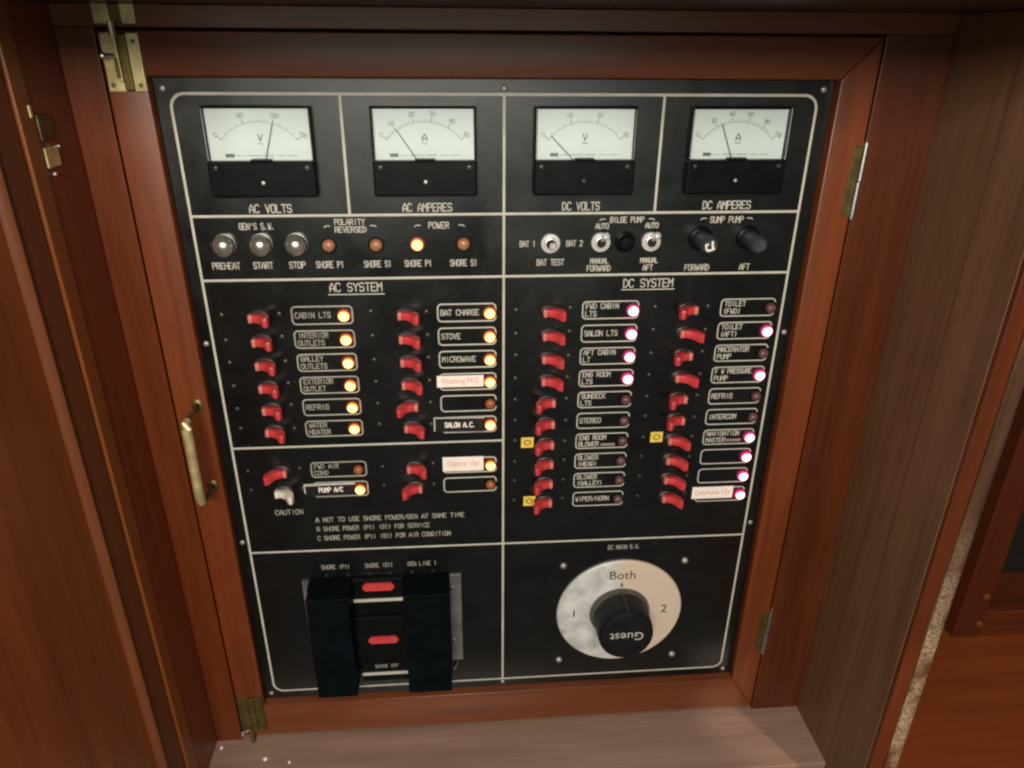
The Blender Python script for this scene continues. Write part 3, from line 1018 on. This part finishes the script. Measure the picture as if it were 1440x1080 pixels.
def put_breaker(col, k, on, white=False):
    key = (on, white)
    if key not in src:
        o = make_breaker(on, 'ivory' if white else 'red', 'ivory' if white else 'pink')
        src[key] = o
    else:
        o = copy_tree(src[key], pn)
    o.location = (COLX[col] * MM, 0, rowz(k) * MM)
    o.rotation_euler = (0, random.uniform(-0.05, 0.05), 0)
    if white:
        o["label"] = "circuit breaker with white handle"
    return o

ROWS = {
 'A1': [("CABIN LTS",), ("INTERIOR", "OUTLETS"), ("GALLEY", "OUTLETS"), ("EXTERIOR", "OUTLET"), ("REFRIG",), ("WATER", "HEATER"), None, ("FWD AIR", "COND"), ()],
 'A2': [("BAT CHARGE",), ("STOVE",), ("MICROWAVE",), (), (), (), None, (), ()],
 'D1': [("FWD CABIN", "LTS"), ("SALON LTS",), ("AFT CABIN", "LT"), ("ENG ROOM", "LTS"), ("SUNDECK", "LTS"), ("STEREO",), ("ENG ROOM", "BLOWER"), ("BLOWER", "(HEAD)"), ("BLOWER", "(GALLEY)"), ("WIPER/HORN",)],
 'D2': [("TOILET", "(FWD)"), ("TOILET", "(AFT)"), ("MACERATOR", "PUMP"), ("F W PRESSURE", "PUMP"), ("REFRIG",), ("INTERCOM",), ("NAVIGATION", "MASTER"), (), (), ()],
}
ROWS['A1'] = ROWS['A1'][:6] + [None] + ROWS['A1'][7:]
ON = {'A1': [1, 1, 1, 1, 1, 1, None, 0, 1], 'A2': [1, 1, 1, 1, 0, 1, None, 1, 0],
      'D1': [1, 1, 1, 1, 0, 0, 0, 0, 0, 0], 'D2': [0, 1, 0, 1, 0, 0, 1, 1, 1, 1]}
LAMP = {k: list(v) for k, v in ON.items()}
for col in ('A1', 'A2', 'D1', 'D2'):
    for k, txt in enumerate(ROWS[col]):
        if txt is None:
            continue
        on = bool(ON[col][k])
        # the lower AC block starts one row further down
        kk = k
        put_breaker(col, kk, on, white=(col == 'A1' and k == 8))
        x0, x1 = FRX[col]
        zc = rowz(kk)
        fr_ = MB()
        fr_.stroke(rrect(x0 + 0.6, x1 - 0.6, zc - 7.1, zc + 7.1, 3.0, 4), 1.2 if col[0] == 'A' else 1.05, 0, 0.2, closed=True)
        fo = fr_.build("label_frame", 'engrave_dim' if col == 'A1' else 'engrave', pn)
        if txt:
            t = MB()
            if len(txt) == 1:
                wd = min(2.95 * len(txt[0]), 30)
                engrave(t, txt[0], x0 + 3.0 + wd / 2, zc + 0.2, wd, 4.4, 0.7)
            else:
                for i, s_ in enumerate(txt):
                    wd = min(2.85 * len(s_), 30.5)
                    engrave(t, s_, x0 + 3.4 - i * 0.4 + wd / 2, zc + (3.4 if i == 0 else -2.9), wd, 4.1, 0.7)
            t.build("lettering", 'engrave_dim' if col == 'A1' else 'engrave', fo)
        lit = ('amber_on' if on else 'amber_off') if col[0] == 'A' else ('red_on' if on else 'red_off')
        put_lamp(lit, LPX[col], zc - 0.4)

# faded tape strips on two frames
for x0, x1, z in ((309, 321.5, -280.9), (420, 433, -280.4)):
    MB().box(x0, x1, -0.35, -0.05, z - 1.4, z + 1.2, 0.1).build("tape_strip", 'mauve', pn)

# white stick-on labels written in red
for x0, x1, z0, z1, s_, rot in ((170.8, 208.8, -222.4, -212.2, "Washing M/C", 0.0), (173.0, 208.0, -302.4, -288.4, "Central Vac", 0.0), (395.6, 433.2, -340.4, -328.0, "Carphone 12V", 0.0)):
    st = MB().box(x0, x1, -0.75, -0.15, z0, z1, 0.2).build("stick_on_label", 'paper', pn)
    font_text("writing", s_, 7.0 if z1 - z0 < 13 else 7.2, 'redink', st, ((x0 + x1) / 2, -0.8, (z0 + z1) / 2 + 0.4), depth=0.05, sx=0.80)
# black tape labels with white edges
for cx, cz, w_, h_, rot, s_, th in ((188.3, -256.9, 42, 14, -0.012, "SALON A.C.", 1.3), (76.3, -316.2, 43.5, 12.6, 0.012, "PUMP A/C", 2.2)):
    q = Matrix.Rotation(-rot, 3, 'Y')
    tp = MB().box(-w_ / 2, w_ / 2, -0.8, -0.3, -h_ / 2, h_ / 2, 0.1, 1).build("tape_label", 'black_matt', pn, (cx, 0, cz))
    tp.rotation_euler = (0, -rot, 0)
    e_ = MB()
    e_.box(-w_ / 2 - 0.3, w_ / 2 - 0.2, -1.1, -0.5, h_ / 2 - th, h_ / 2, 0.15, 1)
    e_.box(-w_ / 2 - 0.4, -w_ / 2 + 0.8, -1.05, -0.5, -h_ / 2 + (1 if th < 2 else 3), h_ / 2 - th - 0.1, 0.15, 1)
    e_.build("tape_edge", 'engrave', tp)
    l_ = MB()
    engrave(l_, s_, 0.5, -0.3, 25 if th < 2 else 20, 4.3, 0.85, -0.85)
    l_.build("lettering", 'paper', tp)

# small yellow stickers with a black ring
for x, z in ((245.6, -276.6), (248.4, -336.2), (357.6, -275.2)):
    ys = MB().box(-5.4, 5.4, -0.4, -0.05, -5.0, 5.0, 0.12, 1).build("yellow_sticker", 'yellow', pn, (x, 0, z))
    g = MB()
    g.stroke([(2.6 * math.cos(a * math.pi / 9), 2.3 * math.sin(a * math.pi / 9)) for a in range(18)], 0.9, -0.42, 0.15, closed=True)
    g.build("ring_mark", 'brass_dark', ys)

# ------------------------------------------------------------------ main battery switch
ms = MB().lathe([(61.0, 0), (61.0, -1.8), (60.0, -2.9), (56, -3.2), (0, -3.2)], n=72).build("battery_switch", 'foil', pn, (338, 0, -466.6), smooth=True)
kn = MB()
MB().lathe([(29.4, -3.0), (29.2, -4.5), (27.6, -7.5), (27.2, -10.6)], n=56).build("knob_skirt", 'skirt', ms, smooth=True)
nseg = 56
def knob_r(t, f):
    # teardrop plan with slightly flattened flanks
    base = 28.0 - 0.75 * f
    a = abs(math.cos(t))
    return base * (1 - 0.055 * a ** 3)
rings = []
for f, yy in ((0.0, -9.5), (0.3, -17), (0.7, -26), (0.95, -31.0), (1.7, -34.0), (3.4, -35.6), (7.5, -36.2)):
    ring = []
    for k in range(nseg):
        t = 2 * math.pi * k / nseg
        r_ = knob_r(t, f)
        ring.append(kn.bm.verts.new((r_ * math.cos(t), yy, r_ * math.sin(t))))
    rings.append(ring)
for i in range(len(rings) - 1):
    for k in range(nseg):
        k2 = (k + 1) % nseg
        kn.bm.faces.new((rings[i][k], rings[i + 1][k], rings[i + 1][k2], rings[i][k2]))
kn.bm.faces.new(rings[-1])
ko = kn.build("knob", 'knob', ms, smooth=True)
MB().box(-0.9, 0.9, -33, -9, 26.8, 28.4, 0.5).build("pointer_ridge", 'screw_dark', ms)
font_text("writing", "Guest", 13.2, 'engrave', ms, (0, -36.35, 1.5), rot=math.pi, depth=0.12, sx=1.0)
font_text("writing", "Both", 13.5, 'ink', ms, (0, -3.25, 44.6), depth=0.08, sx=1.0)
font_text("writing", "1", 13.5, 'ink', ms, (-44.5, -3.25, 0.5), depth=0.08)
font_text("writing", "2", 13.5, 'ink', ms, (43.6, -3.25, 1.6), depth=0.08)
MB().prism_y([(-1.5, 31.8), (1.5, 31.8), (0, 37.0)], -3.0, -3.5).build("pointer_mark", 'ink', ms)
for x, z in ((-56.3, 57.0), (59.2, 57.0), (-56.5, -60.2), (58.7, -60.5)):
    MB().lathe([(3.4, 0), (3.3, -1.0), (2.4, -2.2), (1.0, -2.8), (0, -2.9)], cx=x, cz=z, n=18).build("screw", 'screw', ms, smooth=True)

# ------------------------------------------------------------------ shore / generator interlock
il = MB().box(48, 180, -1.3, -0.1, -518.0, -415.0, 0.3).build("interlock_plate", 'blue_black', pn)
MB().box(175.4, 186.0, -1.6, -0.1, -518.5, -413.0, 0.3).build("bracket_flange", 'dull_metal', il)
MB().prism_y([(41.4, -413), (47.5, -413), (44.6, -424), (43.6, -517), (42.2, -517)], -1.6, -0.1).build("bracket_flange", 'dull_metal', il)
MB().box(49.5, 86.3, -30.5, -1.6, -528.5, -411.0, 1.0, 2).build("sliding_block", 'blue_black', il)
MB().box(134.2, 174.8, -30.5, -1.6, -528.5, -411.0, 1.0, 2).build("sliding_block", 'blue_black', il)
mid = MB().box(88.0, 132.8, -6.0, -1.5, -536, -411.5, 0.8).build("breaker_body", 'black', il)
MB().box(86.4, 134.1, -12, -1.5, -508, -450, 0.8).build("breaker_bridge", 'black', il)
def pill(z, x0, x1, y, hh):
    p = MB()
    p.prism_y([(x0, z), (x0 + 3, z + hh), (x1 - 3, z + hh), (x1, z), (x1 - 3, z - hh), (x0 + 3, z - hh)], y, y + 3)
    bmesh.ops.bevel(p.bm, geom=p.bm.edges[:], offset=0.7, segments=2, affect='EDGES')
    p.build("red_handle", 'red', il, smooth=True)
pill(-418.3, 95.6, 125.6, -9, 4.2)
pill(-476.8, 97.4, 126.4, -14.5, 3.9)
MB().box(86.8, 133.8, -8.2, -5.8, -435.6, -432.4, 0.9).build("white_bar", 'engrave', il)
MB().box(88.0, 132.8, -8.2, -5.8, -526.8, -523.8, 0.9).build("white_bar", 'engrave', il)
t = MB()
engrave(t, "SHORE OFF", 112, -517, 22, 3.6, 0.55, -6.0)
t.build("lettering", 'engrave_dim', il)
for x, z, r in ((177.6, -429.5, 2.2), (178.2, -494, 2.2)):
    MB().lathe([(r, -1.3), (r * 0.9, -2.6), (0, -3.4)], cx=x, cz=z, n=14).build("screw", 'steel', il, smooth=True)
MB().tube([(181, -1.5, -519), (178, -2, -527), (176.5, -2, -530)], [0.8, 1.4, 1.2], 8).build("spring_clip", 'steel', il, smooth=True)
for x in (64.1, 83.4, 102.5, 121.5, 141.2, 160.4):
    MB().lathe([(1.8, 0), (1.7, -0.5), (0, -0.9)], cx=x, cz=-409.4, n=12).build("screw", 'screw_dark', il, smooth=True)
